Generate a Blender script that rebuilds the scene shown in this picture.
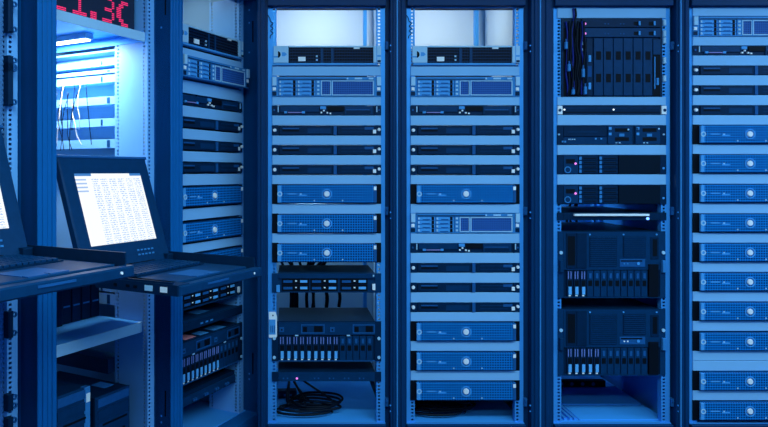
import bpy, math, random
from mathutils import Vector, Matrix
random.seed(7)
for o in list(bpy.data.objects):
    bpy.data.objects.remove(o, do_unlink=True)
S = bpy.context.scene
C = S.collection

# ------------------------------------------------------------------ camera
F_PX, PX0, PY0 = 669.0, 290.0, 172.0      # focal length and principal point in photo pixels
D = 2.96                                  # distance to the equipment fronts of the facing row
HC = 1.20                                 # camera height
P = 1.0 / 226.0                           # one photo pixel on the facing row, in metres
cd = bpy.data.cameras.new('camera'); cam = bpy.data.objects.new('camera', cd); C.objects.link(cam)
cam.location = (0, 0, HC); cam.rotation_euler = (math.radians(90), 0, 0)
cd.sensor_width = 36; cd.lens = 36 * F_PX / 768
cd.shift_x = (384 - PX0) / 768; cd.shift_y = -(213.5 - PY0) / 768
cd.clip_start = 0.02
S.camera = cam

# ------------------------------------------------------------------ world, lights, exposure
w = bpy.data.worlds.new('world'); S.world = w; w.use_nodes = True
w.node_tree.nodes['Background'].inputs[0].default_value = (0.01, 0.08, 0.25, 1)
w.node_tree.nodes['Background'].inputs[1].default_value = 0.25
S.view_settings.view_transform = 'Standard'; S.view_settings.look = 'None'
S.view_settings.exposure = 0.0; S.view_settings.gamma = 1.0
S.view_settings.use_curve_mapping = False
BLUE = (0.50, 0.82, 1.0)
def area(name, loc, rot, sx, sy, power, col):
    l = bpy.data.lights.new(name, 'AREA'); l.shape = 'RECTANGLE'; l.size = sx; l.size_y = sy
    l.energy = power; l.color = col
    o = bpy.data.objects.new(name, l); C.objects.link(o); o.location = loc
    o.rotation_euler = [math.radians(a) for a in rot]
    return o
area('aisle_light_front', (0.9, 0.75, 2.66), (0, 0, 0), 3.4, 0.5, 84, BLUE)
area('aisle_light_rear', (0.9, -1.0, 2.66), (0, 0, 0), 3.4, 0.5, 64, BLUE)
area('added_side_fill', (3.75, 1.3, 2.66), (0, 0, 0), 0.5, 2.4, 66, BLUE)  # added fill from the right, reaches under the consoles to the lower shelf edge

# ------------------------------------------------------------------ materials
MATS = {}
def mat(name, col, rough=0.5, metal=0.0, vary=0.12, scale=60.0, bump=0.0, spec=0.12):
    if name in MATS: return MATS[name]
    m = bpy.data.materials.new(name); m.use_nodes = True
    nt = m.node_tree; b = nt.nodes['Principled BSDF']
    b.inputs['Roughness'].default_value = rough; b.inputs['Metallic'].default_value = metal
    b.inputs['Specular IOR Level'].default_value = spec
    tc = nt.nodes.new('ShaderNodeTexCoord'); nz = nt.nodes.new('ShaderNodeTexNoise')
    nz.inputs['Scale'].default_value = scale; nz.inputs['Detail'].default_value = 3
    nt.links.new(tc.outputs['Object'], nz.inputs['Vector'])
    mx = nt.nodes.new('ShaderNodeMix'); mx.data_type = 'RGBA'
    mx.inputs[6].default_value = tuple(c * (1 - vary) for c in col) + (1,)
    mx.inputs[7].default_value = tuple(min(1, c * (1 + vary)) for c in col) + (1,)
    nt.links.new(nz.outputs['Fac'], mx.inputs[0]); nt.links.new(mx.outputs[2], b.inputs['Base Color'])
    if bump:
        bp = nt.nodes.new('ShaderNodeBump'); bp.inputs['Strength'].default_value = bump
        bp.inputs['Distance'].default_value = 0.001
        nt.links.new(nz.outputs['Fac'], bp.inputs['Height']); nt.links.new(bp.outputs[0], b.inputs['Normal'])
    MATS[name] = m; return m
def emit(name, col, strength):
    if name in MATS: return MATS[name]
    m = bpy.data.materials.new(name); m.use_nodes = True; nt = m.node_tree
    b = nt.nodes['Principled BSDF']
    b.inputs['Base Color'].default_value = tuple(c * 0.3 for c in col) + (1,)
    b.inputs['Emission Color'].default_value = tuple(col) + (1,)
    b.inputs['Emission Strength'].default_value = strength
    MATS[name] = m; return m
def nmath(nt, op, a, b=None, c=None):
    n = nt.nodes.new('ShaderNodeMath'); n.operation = op
    for i, v in enumerate((a, b, c)):
        if v is None: continue
        if isinstance(v, (int, float)): n.inputs[i].default_value = v
        else: nt.links.new(v, n.inputs[i])
    return n.outputs[0]
def gridmat(name, wire, hole, pitch, wid, rough=0.45, pitch_z=None):
    """woven / perforated metal: wire colour with dark holes, as fine relief"""
    if name in MATS: return MATS[name]
    m = bpy.data.materials.new(name); m.use_nodes = True; nt = m.node_tree
    b = nt.nodes['Principled BSDF']; b.inputs['Roughness'].default_value = rough; b.inputs['Specular IOR Level'].default_value = 0.1
    tc = nt.nodes.new('ShaderNodeTexCoord'); sp = nt.nodes.new('ShaderNodeSeparateXYZ')
    nt.links.new(tc.outputs['Object'], sp.inputs[0])
    fx = nmath(nt, 'FRACT', nmath(nt, 'DIVIDE', nmath(nt, 'ADD', sp.outputs[0], 10), pitch))
    fz = nmath(nt, 'FRACT', nmath(nt, 'DIVIDE', nmath(nt, 'ADD', sp.outputs[2], 10), pitch_z or pitch))
    h = nmath(nt, 'MULTIPLY', nmath(nt, 'GREATER_THAN', fx, wid), nmath(nt, 'GREATER_THAN', fz, wid))
    mx = nt.nodes.new('ShaderNodeMix'); mx.data_type = 'RGBA'
    mx.inputs[6].default_value = tuple(wire) + (1,); mx.inputs[7].default_value = tuple(hole) + (1,)
    nt.links.new(h, mx.inputs[0]); nt.links.new(mx.outputs[2], b.inputs['Base Color'])
    bp = nt.nodes.new('ShaderNodeBump'); bp.inputs['Strength'].default_value = 0.4
    bp.inputs['Distance'].default_value = 0.001; bp.invert = True
    nt.links.new(h, bp.inputs['Height']); nt.links.new(bp.outputs[0], b.inputs['Normal'])
    MATS[name] = m; return m

PANEL = mat('painted_blanking_panel', (0.25, 0.53, 0.83), 0.55, 0, 0.05, 8)
STEEL = mat('light_grey_steel', (0.06, 0.36, 0.85), 0.42, 0.25, 0.06, 20)
INNER = mat('grey_interior_paint', (0.05, 0.37, 0.92), 0.6, 0, 0.06, 6)
DARKF = mat('charcoal_frame_paint', (0.001, 0.038, 0.125), 0.45, 0, 0.12, 12)
COLF = mat('slate_column_paint', (0.003, 0.125, 0.38), 0.45, 0, 0.08, 12)
INSIDE_D = mat('dark_inner_paint', (0.002, 0.062, 0.21), 0.55, 0, 0.12, 12)
BLACKG = mat('black_recess', (0.001, 0.004, 0.01), 0.6, 0, 0.1, 12)
CASE = mat('dark_server_case', (0.001, 0.022, 0.065), 0.4, 0.1, 0.2, 40)
CASE2 = mat('graphite_server_case', (0.002, 0.040, 0.118), 0.4, 0.1, 0.2, 40)
SLATE = mat('slate_plastic', (0.012, 0.1, 0.29), 0.4, 0, 0.15, 60)
SILVERB = mat('blue_grey_plastic', (0.04, 0.24, 0.56), 0.4, 0.1, 0.15, 60)
BACKP = mat('glow_pale_back', (0.50, 0.70, 0.86), 0.6, 0, 0.05, 5)  # paler than the other rack interiors: whitish glow put into the colour
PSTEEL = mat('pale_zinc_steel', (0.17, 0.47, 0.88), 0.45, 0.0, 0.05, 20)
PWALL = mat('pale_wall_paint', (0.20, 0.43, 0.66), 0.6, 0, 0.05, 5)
PALE = mat('pale_plastic', (0.4, 0.66, 0.86), 0.4, 0, 0.05, 60)
WHITE = mat('white_plastic', (0.95, 0.97, 0.97), 0.35, 0, 0.03, 60)
CHROME = mat('brushed_silver', (0.98, 0.98, 0.96), 0.3, 0.1, 0.04, 80)
MIDB = mat('mid_blue_plastic', (0.07, 0.35, 0.76), 0.4, 0, 0.1, 60)
CABLE = mat('black_cable_rubber', (0.001, 0.006, 0.016), 0.45, 0, 0.2, 30)
CABLEB = mat('blue_cable_jacket', (0.008, 0.022, 0.22), 0.4, 0, 0.2, 30)
CABLEW = mat('white_cable_jacket', (0.75, 0.78, 0.78), 0.4, 0, 0.1, 30)
PAPER = mat('printed_label_paper', (0.85, 0.85, 0.85), 0.7, 0, 0.15, 200)
PINKP = mat('pink_label_paper', (0.90, 0.30, 0.34), 0.7, 0, 0.15, 200)
BEZEL = gridmat('blue_mesh_bezel', (0.004, 0.225, 0.66), (0.001, 0.030, 0.12), 2.5 * P, 0.32)
MESHG = gridmat('grey_mesh_panel', (0.03, 0.13, 0.42), (0.012, 0.06, 0.24), 2.2 * P, 0.35)
MESHD = gridmat('black_mesh_panel', (0.002, 0.014, 0.05), (0.001, 0.002, 0.006), 2.6 * P, 0.35, pitch_z=2.9 * P)
GRILLE = gridmat('dark_louvre_panel', (0.003, 0.05, 0.15), (0.001, 0.008, 0.02), 6000 * P, 0.0001, pitch_z=2.0 * P)
LED_W = emit('white_led', (0.85, 0.95, 1.0), 1.2)
LED_P = emit('pink_led', (0.95, 0.25, 0.85), 1.0)
LED_B = emit('blue_led', (0.10, 0.25, 1.0), 4.0)
LED_R = emit('red_led_dot', (0.90, 0.03, 0.16), 1.0)
ADDED_GLOW = emit('added_glow_tube', (0.8, 0.92, 1.0), 6.0)  # glow of the light bars added inside the racks

def screen_mat():
    m = bpy.data.materials.new('spreadsheet_screen'); m.use_nodes = True; nt = m.node_tree
    b = nt.nodes['Principled BSDF']; b.inputs['Base Color'].default_value = (0.02, 0.02, 0.02, 1)
    b.inputs['Roughness'].default_value = 0.25
    tc = nt.nodes.new('ShaderNodeTexCoord'); sp = nt.nodes.new('ShaderNodeSeparateXYZ')
    nt.links.new(tc.outputs['Object'], sp.inputs[0])
    X, Z = sp.outputs[0], sp.outputs[2]
    # rows of print every 8 mm, word-like gaps from noise stretched along the row
    row = nmath(nt, 'LESS_THAN', nmath(nt, 'FRACT', nmath(nt, 'DIVIDE', Z, 0.0078)), 0.52)
    mp = nt.nodes.new('ShaderNodeMapping'); mp.inputs['Scale'].default_value = (150, 1, 260)
    nt.links.new(tc.outputs['Object'], mp.inputs[0])
    nz = nt.nodes.new('ShaderNodeTexNoise'); nz.inputs['Scale'].default_value = 1.0; nz.inputs['Detail'].default_value = 1
    nt.links.new(mp.outputs[0], nz.inputs['Vector'])
    word = nmath(nt, 'GREATER_THAN', nz.outputs['Fac'], 0.50)
    col = nmath(nt, 'GREATER_THAN', nmath(nt, 'FRACT', nmath(nt, 'DIVIDE', nmath(nt, 'ADD', X, 1.0), 0.041)), 0.22)
    right = nmath(nt, 'GREATER_THAN', X, -0.088)
    below = nmath(nt, 'LESS_THAN', Z, 0.318)
    t1 = nmath(nt, 'MULTIPLY', nmath(nt, 'MULTIPLY', row, word), nmath(nt, 'MULTIPLY', col, right))
    side = nmath(nt, 'MULTIPLY', nmath(nt, 'LESS_THAN', X, -0.112),
                 nmath(nt, 'MULTIPLY', nmath(nt, 'GREATER_THAN', Z, 0.265),
                       nmath(nt, 'LESS_THAN', nmath(nt, 'FRACT', nmath(nt, 'DIVIDE', Z, 0.0135)), 0.4)))
    txt = nmath(nt, 'MULTIPLY', nmath(nt, 'MAXIMUM', t1, side), below)
    bar = nmath(nt, 'MULTIPLY', nmath(nt, 'GREATER_THAN', Z, 0.326),
                nmath(nt, 'MAXIMUM', nmath(nt, 'LESS_THAN', X, -0.085), nmath(nt, 'GREATER_THAN', X, 0.10)))
    mx = nt.nodes.new('ShaderNodeMix'); mx.data_type = 'RGBA'
    mx.inputs[6].default_value = (0.93, 0.97, 1.0, 1); mx.inputs[7].default_value = (0.36, 0.52, 0.84, 1)
    nt.links.new(txt, mx.inputs[0])
    m2 = nt.nodes.new('ShaderNodeMix'); m2.data_type = 'RGBA'; m2.inputs[7].default_value = (0.04, 0.20, 0.55, 1)
    nt.links.new(bar, m2.inputs[0]); nt.links.new(mx.outputs[2], m2.inputs[6])
    nt.links.new(m2.outputs[2], b.inputs['Emission Color']); b.inputs['Emission Strength'].default_value = 1.05
    return m
SCREEN = screen_mat()

# ------------------------------------------------------------------ mesh helpers
class MB:
    def __init__(s): s.v = []; s.f = []
    def box(s, x0, x1, y0, y1, z0, z1):
        n = len(s.v)
        s.v += [(x, y, z) for z in (z0, z1) for y in (y0, y1) for x in (x0, x1)]
        s.f += [tuple(n + i for i in q) for q in ((0, 2, 3, 1), (4, 5, 7, 6), (0, 1, 5, 4), (2, 6, 7, 3), (0, 4, 6, 2), (1, 3, 7, 5))]
        return s
    def cbox(s, x0, x1, y0, y1, z0, z1, c):
        """box whose front (low y) edges are chamfered by c"""
        n = len(s.v)
        s.v += [(x0 + c, y0, z0 + c), (x1 - c, y0, z0 + c), (x1 - c, y0, z1 - c), (x0 + c, y0, z1 - c),
                (x0, y0 + c, z0), (x1, y0 + c, z0), (x1, y0 + c, z1), (x0, y0 + c, z1),
                (x0, y1, z0), (x1, y1, z0), (x1, y1, z1), (x0, y1, z1)]
        s.f += [(n, n+1, n+2, n+3)]
        for a in (0, 4):
            for i in range(4):
                j = (i + 1) % 4
                s.f.append((n+a+j, n+a+i, n+a+4+i, n+a+4+j))
        s.f.append((n+11, n+10, n+9, n+8))
        return s
    def disc(s, cx, cz, r, y0, y1, seg=16, r2=None):
        """short cylinder whose axis is y; r2 = front radius"""
        n = len(s.v); r2 = r if r2 is None else r2
        for k in range(seg):
            a = 2 * math.pi * k / seg
            s.v += [(cx + r2 * math.cos(a), y0, cz + r2 * math.sin(a)), (cx + r * math.cos(a), y1, cz + r * math.sin(a))]
        s.f.append(tuple(n + 2 * k for k in range(seg)))
        s.f.append(tuple(n + 2 * k + 1 for k in reversed(range(seg))))
        for k in range(seg):
            j = (k + 1) % seg
            s.f.append((n + 2*j, n + 2*k, n + 2*k + 1, n + 2*j + 1))
        return s
    def ring(s, cx, cz, ro, ri, y0, y1, seg=16):
        n = len(s.v)
        for k in range(seg):
            a = 2 * math.pi * k / seg; c_, s_ = math.cos(a), math.sin(a)
            s.v += [(cx + ri*c_, y0, cz + ri*s_), (cx + ro*c_, y0, cz + ro*s_), (cx + ro*c_, y1, cz + ro*s_), (cx + ri*c_, y1, cz + ri*s_)]
        for k in range(seg):
            j = (k + 1) % seg
            for q in range(4):
                s.f.append((n + 4*k + q, n + 4*k + (q+1) % 4, n + 4*j + (q+1) % 4, n + 4*j + q))
        return s
    def prism(s, pts, y0, y1):
        """outline in x,z extruded along y"""
        n = len(s.v); k = len(pts)
        s.v += [(x, y0, z) for x, z in pts] + [(x, y1, z) for x, z in pts]
        s.f.append(tuple(n + i for i in range(k))); s.f.append(tuple(n + k + i for i in reversed(range(k))))
        for i in range(k):
            j = (i + 1) % k
            s.f.append((n + j, n + i, n + k + i, n + k + j))
        return s
    def tube(s, pts, r, seg=6, sub=5):
        pts = [Vector(p) for p in pts]; path = []
        for i in range(len(pts) - 1):
            p0 = pts[max(i-1, 0)]; p1 = pts[i]; p2 = pts[i+1]; p3 = pts[min(i+2, len(pts)-1)]
            for q in range(sub):
                t = q / sub
                path.append(0.5 * ((2*p1) + (p2-p0)*t + (2*p0-5*p1+4*p2-p3)*t*t + (3*p1-p0-3*p2+p3)*t**3))
        path.append(pts[-1]); n = len(s.v); up = None
        for i, p in enumerate(path):
            d = (path[min(i+1, len(path)-1)] - path[max(i-1, 0)]).normalized()
            if up is None: up = d.orthogonal().normalized()
            up = (up - d * up.dot(d)); up = up.normalized() if up.length > 1e-6 else d.orthogonal().normalized()
            b = d.cross(up)
            for k in range(seg):
                a = 2 * math.pi * k / seg
                s.v.append(tuple(p + r * (math.cos(a) * up + math.sin(a) * b)))
        for i in range(len(path) - 1):
            for k in range(seg):
                j = (k + 1) % seg
                s.f.append((n + i*seg + k, n + i*seg + j, n + (i+1)*seg + j, n + (i+1)*seg + k))
        s.f.append(tuple(n + k for k in reversed(range(seg))))
        e = n + (len(path) - 1) * seg; s.f.append(tuple(e + k for k in range(seg)))
        return s
    def build(s, name, m, parent=None, smooth=False):
        me = bpy.data.meshes.new(name); me.from_pydata(s.v, [], s.f); me.materials.append(m)
        import bmesh
        bm = bmesh.new(); bm.from_mesh(me); bmesh.ops.recalc_face_normals(bm, faces=bm.faces); bm.to_mesh(me); bm.free()
        if smooth:
            for p in me.polygons: p.use_smooth = True
        o = bpy.data.objects.new(name, me); C.objects.link(o)
        if parent: o.parent = parent
        return o
def tag(o, label, cat, group=None):
    o['label'] = label; o['category'] = cat
    if group: o['group'] = group
    return o
def thing(name, label, cat, group=None, loc=(0, 0, 0), rz=0.0):
    o = bpy.data.objects.new(name, None); C.objects.link(o); o.empty_display_size = 0.05
    o.location = loc; o.rotation_euler = (0, 0, rz)
    return tag(o, label, cat, group)
def structure(o): o['kind'] = 'structure'; return o
KIDS = {}
def copy_tree(o, parent=None):
    c = o.copy(); C.objects.link(c)
    if parent is not None: c.parent = parent
    for ch in [q for q in o.children]: copy_tree(ch, c)
    return c
def pb(name, m, parent, boxes, c=0.0):
    """one part from boxes given in photo pixels: (x0,x1,z0,z1,front m,back m)"""
    b = MB()
    for x0, x1, z0, z1, y0, y1 in boxes:
        if c: b.cbox(x0*P, x1*P, y0, y1, z0*P, z1*P, c)
        else: b.box(x0*P, x1*P, y0, y1, z0*P, z1*P)
    return b.build(name, m, parent)

# ------------------------------------------------------------------ room shell
def shell(name, x0, x1, y0, y1, z0, z1, m): return structure(MB().box(x0, x1, y0, y1, z0, z1).build(name, m))
FLOORM = mat('dark_vinyl_floor', (0.02, 0.08, 0.16), 0.4, 0, 0.1, 5)
WALLM = mat('painted_wall', (0.08, 0.30, 0.60), 0.7, 0, 0.05, 3)
shell('floor', -3.2, 4.2, -3.2, 4.6, -0.1, 0, FLOORM)
shell('ceiling', -3.2, 4.2, -3.2, 4.6, 2.7, 2.8, WALLM)
shell('wall_back', -3.2, 4.2, 4.5, 4.6, 0, 2.7, WALLM)
shell('wall_left', -3.2, -3.1, -3.2, 4.5, 0, 2.7, WALLM)
shell('wall_right', 4.1, 4.2, -3.2, 4.5, 0, 2.7, WALLM)
shell('wall_front', -3.1, 4.1, -3.2, -3.1, 0, 2.7, WALLM)

# ------------------------------------------------------------------ racks
ZB, ZT = HC - 250 * P, HC + 165 * P        # bottom and top of a rack opening
RH = 2.20                                  # rack height
def zy(y): return HC + (172 - y) * P        # height of a photo row on the facing row

def rail_mesh(x_in, x_out, z0, z1, side_depth, side_holes=False):
    """perforated mounting angle: front flange with a column of square holes, side flange going back"""
    b = MB(); s = 1 if x_out > x_in else -1
    a0, a1 = x_in, x_in + s * 1.3 * P
    h1 = x_in + s * 3.7 * P
    def bx(xa, xb, y0, y1, za, zb): b.box(min(xa, xb), max(xa, xb), y0, y1, za, zb)
    bx(a0, a1, 0, .003, z0, z1); bx(h1, x_out, 0, .003, z0, z1)
    pitch = 0.04445 / 3; n = int((z1 - z0) / pitch)
    for k in range(n):
        zc = z0 + k * pitch
        bx(a1, h1, 0.0002, .003, zc, zc + pitch * 0.46)
    xs = x_in + s * 0.003
    if not side_holes:
        bx(x_in, xs, .003, side_depth, z0, z1)
    else:
        cols = (0.012, side_depth - 0.022)
        edges = [.003]
        for c in cols: edges += [c, c + 0.011]
        edges.append(side_depth)
        for i in range(0, len(edges), 2): bx(x_in, xs, edges[i], edges[i+1], z0, z1)
        for c in cols:
            for k in range(n):
                zc = z0 + k * pitch
                bx(x_in, xs, c, c + 0.011, zc, zc + pitch * 0.46)
    return b

def rack(label, xc, yf, rz, left, right, half, column_m, floor_m=INNER, back_m=INNER, deep_rail=False, recess=0.0,
         depth=0.86, side_m=INNER, hinge_right=True, zb=ZB, proud=0.03):
    """xc,yf: centre of the opening on the equipment plane; left/right: outer half widths (m); half: half opening (m)"""
    t = thing('server_rack', label, 'server rack', 'equipment racks', (xc, yf, 0), rz)
    yp = -proud - recess
    # corner columns in two profiles, head and plinth beams
    for s, wd in ((-1, left), (1, right)):
        lo, hi = (s * half, s * wd) if s > 0 else (s * wd, s * half)
        b = MB(); mid = (lo + hi) / 2 if deep_rail else lo + (hi - lo) * (0.72 if s < 0 else 0.36)
        if deep_rail:
            b.cbox(lo, mid - .001, yp, 0.05, 0, RH, .002); b.cbox(mid + .001, hi, yp, 0.05, 0, RH, .002)
        elif s > 0:
            b.cbox(mid, hi, yp, 0.06, 0, RH, .002); b.box(lo, mid, 0.012, 0.05, 0, RH)
            b.cbox(mid + (hi-mid)*.30, mid + (hi-mid)*.62, yp - .006, yp + .002, 0.05, RH - .05, .003)
        else:
            b.cbox(lo, mid, yp, 0.06, 0, RH, .002); b.box(mid, hi, yp + .02, 0.05, 0, RH)
            b.cbox(lo + (mid-lo)*.40, lo + (mid-lo)*.74, yp - .006, yp + .002, 0.05, RH - .05, .003)
        b.build('column', column_m, t)
        if deep_rail:
            MB().box(min(s*half, s*(half + .004)), max(s*half, s*(half + .004)), yp + .004, yp + 0.078, zb, ZT + .08).build('door_jamb', INSIDE_D, t)
        MB().box(min(s*(wd-.004), s*wd), max(s*(wd-.004), s*wd), .06, depth - .06, 0.03, RH - .02).build('side_panel', side_m, t)
        rl = rail_mesh(s * 50 * P, s * 58.5 * P, zb, ZT + (0.08 if deep_rail else 0), 0.17 if deep_rail else 0.03, deep_rail)
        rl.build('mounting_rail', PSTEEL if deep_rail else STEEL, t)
        rr = MB().box(min(s*54.5*P, s*58.5*P), max(s*54.5*P, s*58.5*P), depth - .16, depth - .157, zb, RH - .03)
        rr.box(min(s*54.5*P, s*55.5*P), max(s*54.5*P, s*55.5*P), depth - .157, depth - .12, zb, RH - .03)
        rr.build('rear_rail', STEEL, t)
    MB().cbox(-half, half, yp, 0.06, ZT + (0.08 if deep_rail else 0), RH, .002).build('head_beam', column_m, t)
    MB().cbox(-half, half, yp, 0.06, 0, zb - .004, .002).build('plinth', column_m, t)
    MB().box(-half, half, 0.0, depth - .05, zb - .004, zb).build('floor_panel', floor_m, t)
    MB().box(-left + .004, right - .004, 0.06, depth, RH - .02, RH).build('roof_panel', INNER, t)
    MB().box(-left + .004, right - .004, depth - .05, depth - .045, 0.03, RH - .02).build('back_panel', back_m, t)
    if not deep_rail:
        MB().box(-half, half, -.012, 0.0, zb - .008, zb).build('sill', STEEL, t)
        MB().box(-half, half, .0, .010, ZT - .004, ZT).build('lintel_strip', STEEL, t)
        MB().box(right - .0065, right - .0005, yp - .004, yp + .01, 0.02, RH - .02).build('edge_trim', SILVERB, t)
        for zz in (zy(46), zy(211), zy(402)):
            hb = MB().cbox(half, half + 3.2*P, -.012, .012, zz - .018, zz + .018, .003)
            hb.disc(half + 1.6*P, zz + .008, .004, -.017, -.012, 10)
            hg = hb.build('door_hinge', SLATE, t)
            MB().disc(half + 4.2*P, zz - .004, .0035, yp - .004, yp + .001, 10).disc(half + 4.2*P, zz - .03, .003, yp - .004, yp + .001, 10).build('hinge_screw', STEEL, hg)
    return t

def blank(rk, y0, y1):
    """blanking panel covering photo rows y0..y1"""
    b = MB().cbox(-54.3*P, 54.3*P, -.005, -.0003, zy(y1) - .35*P, zy(y0) + .35*P, .0015)
    o = b.build('blanking_panel', PANEL, rk)
    return o
RACK_X = {1: 326.5, 2: 464.8, 3: 611.2, 4: 746.6}
EDGES = {1: (258, 397), 2: (397, 538.5), 3: (538.5, 677.5), 4: (677.5, 816)}
def wx(px): return (px - PX0) * P
LAB = {1: 'charcoal server rack at the corner of two rows, coiled cables on its floor',
       2: 'charcoal server rack with three mesh-fronted servers above a heap of black cable',
       3: 'charcoal server rack holding a blade enclosure and two tall drive chassis',
       4: 'charcoal server rack with ten mesh-fronted servers one above the other'}
SHORT = {1: 'corner rack', 2: 'rack beside corner rack', 3: 'blade enclosure rack', 4: 'ten mesh server rack', 'C': 'side-row rack'}
R = {}
for i in (1, 2, 3, 4):
    x = RACK_X[i]; a, b_ = EDGES[i]
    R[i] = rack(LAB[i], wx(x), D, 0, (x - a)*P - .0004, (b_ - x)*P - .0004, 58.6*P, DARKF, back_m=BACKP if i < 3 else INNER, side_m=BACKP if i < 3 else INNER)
for y0, y1 in ((67, 75.6), (97.6, 105), (116, 125), (136, 144.6), (155.6, 164.4), (175.6, 184), (204.2, 213.6), (233.6, 243)): blank(R[1], y0, y1)
for y0, y1 in ((67, 75.6), (97.6, 105), (116, 125), (136, 144.6), (155.6, 164.4), (175.6, 184), (204.2, 212.6), (233.8, 242.8), (253.2, 262.6), (273, 282.4), (292.6, 302), (312.4, 320.8), (341.2, 350.4), (370.6, 379.8)): blank(R[2], y0, y1)
for y0, y1 in ((8, 18), (97.4, 105), (115.4, 125), (145.4, 154.6), (174.8, 184.4)): blank(R[3], y0, y1)
for y0, y1 in ((8, 16), (37.4, 45.4), (56, 65.4), (75.8, 85.2), (95.6, 105), (115.6, 124.6), (144.8, 154), (174, 183.6), (203.6, 213), (233, 242.4), (262.4, 271.6), (291.6, 301), (321, 330.4), (351, 360.0), (361.0, 370.2), (390.4, 399.6)): blank(R[4], y0, y1)

# ------------------------------------------------------------------ side row, turned towards the aisle
TH = math.atan((670 - PX0) / F_PX)
dv = Vector((math.sin(TH), math.cos(TH), 0)); nv = Vector((-math.cos(TH), math.sin(TH), 0))
RZ = math.pi / 2 - TH
KK = 1290.0; PITCH = 0.627; OPEN = 0.554; REC = 0.07
Y57 = KK / (670 - 57); OB = Vector(((57 - PX0) * Y57 / F_PX, Y57, 0))
def bay_pt(k, s, t, z=0.0):
    """k: bay number along the row (0 = shelf bay), s along the row from the opening's near edge, t into the rack"""
    return OB + dv * (k * PITCH + s) + nv * t + Vector((0, 0, z))
BAYLAB = {-1: 'slate side-row rack whose pulled-out console shows only the edge of its screen',
          0: 'slate side-row rack with shelves, red digit display and two black towers',
          1: 'slate side-row rack filled with servers, last before the corner'}
BAY = {}
ZBL = ZB - 0.02
for k in (-1, 0, 1):
    c = bay_pt(k, OPEN / 2, REC)
    rt = OPEN / 2 + (PITCH - OPEN) / 2 - .0005
    if k == 1: rt = OPEN / 2 + 0.016
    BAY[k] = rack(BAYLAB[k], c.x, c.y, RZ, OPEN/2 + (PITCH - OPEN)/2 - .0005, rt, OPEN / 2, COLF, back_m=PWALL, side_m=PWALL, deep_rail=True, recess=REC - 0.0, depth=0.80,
                  zb=ZBL, proud=0.0)
    # horizontal cable-manager bars running back along the far wall
    for j, (ya, yb) in enumerate(((49.5, 51.5), (59, 65), (69, 72.5), (74.5, 82), (96, 104), (118, 126), (139, 148), (283, 292), (294, 305))):
        z0 = HC + (172 - yb) * 2.697 / F_PX; z1 = HC + (172 - ya) * 2.697 / F_PX
        xo = OPEN / 2 - 0.012
        b = MB().box(xo - .020, xo + (0.028 if k == 1 else 0.045), 0.175, 0.62, z0, z1)
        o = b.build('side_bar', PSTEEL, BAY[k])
        if k == 0 or k == 1:
            MB().box(xo - .0215, xo - .0201, 0.26 if j % 2 else 0.22, 0.27 if j % 2 else 0.235, z0 + .004, z1 - .004).build('bar_slot', INSIDE_D, o)
    for zz in (0.30, 1.86):
        MB().box(OPEN/2 - .0006, OPEN/2 - .0001, -REC + .025, -REC + .032, zz - .05, zz + .05).build('jamb_slot', BLACKG, BAY[k])
    for zz in (0.22, 0.245, 1.76, 1.90, 1.96):
        b = MB(); b.box(OPEN/2 - .002, OPEN/2 - .0003, -REC + .045, -REC + .052, zz, zz + .007)
        b.build('jamb_screw', STEEL, BAY[k])
    # dark support angle low on the far wall
    MB().box(0.19, OPEN/2 - .003, 0.175, 0.62, 0.405, 0.462).build('support_angle', CASE2, BAY[k])

# ------------------------------------------------------------------ equipment
def chassis(t, h, m=CASE, depth=0.52, w=48.5):
    return pb('chassis', m, t, [(-w, w, 0.3, h - 0.3, 0.0, depth)])
def ears(t, h, m, w0=48.2, w1=54.5, th=.006):
    for s in (-1, 1):
        e = pb('rack_ear', m, t, [(min(s*w0, s*w1), max(s*w0, s*w1), 0.2, h - 0.2, -th, -.0004)], c=.001)
    return e

def drive(t, x0, x1, z0, z1, face, latch, latch_m, led=None, y=-.006):
    o = pb('drive_tray', face, t, [(x0, x1, z0, z1, y, -.0002)], c=.0008)
    if latch: pb('latch', latch_m, o, [latch + (y - .003, y)])
    if led: pb('led', led[1], o, [led[0] + (y - .0015, y)])
    return o

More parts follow.
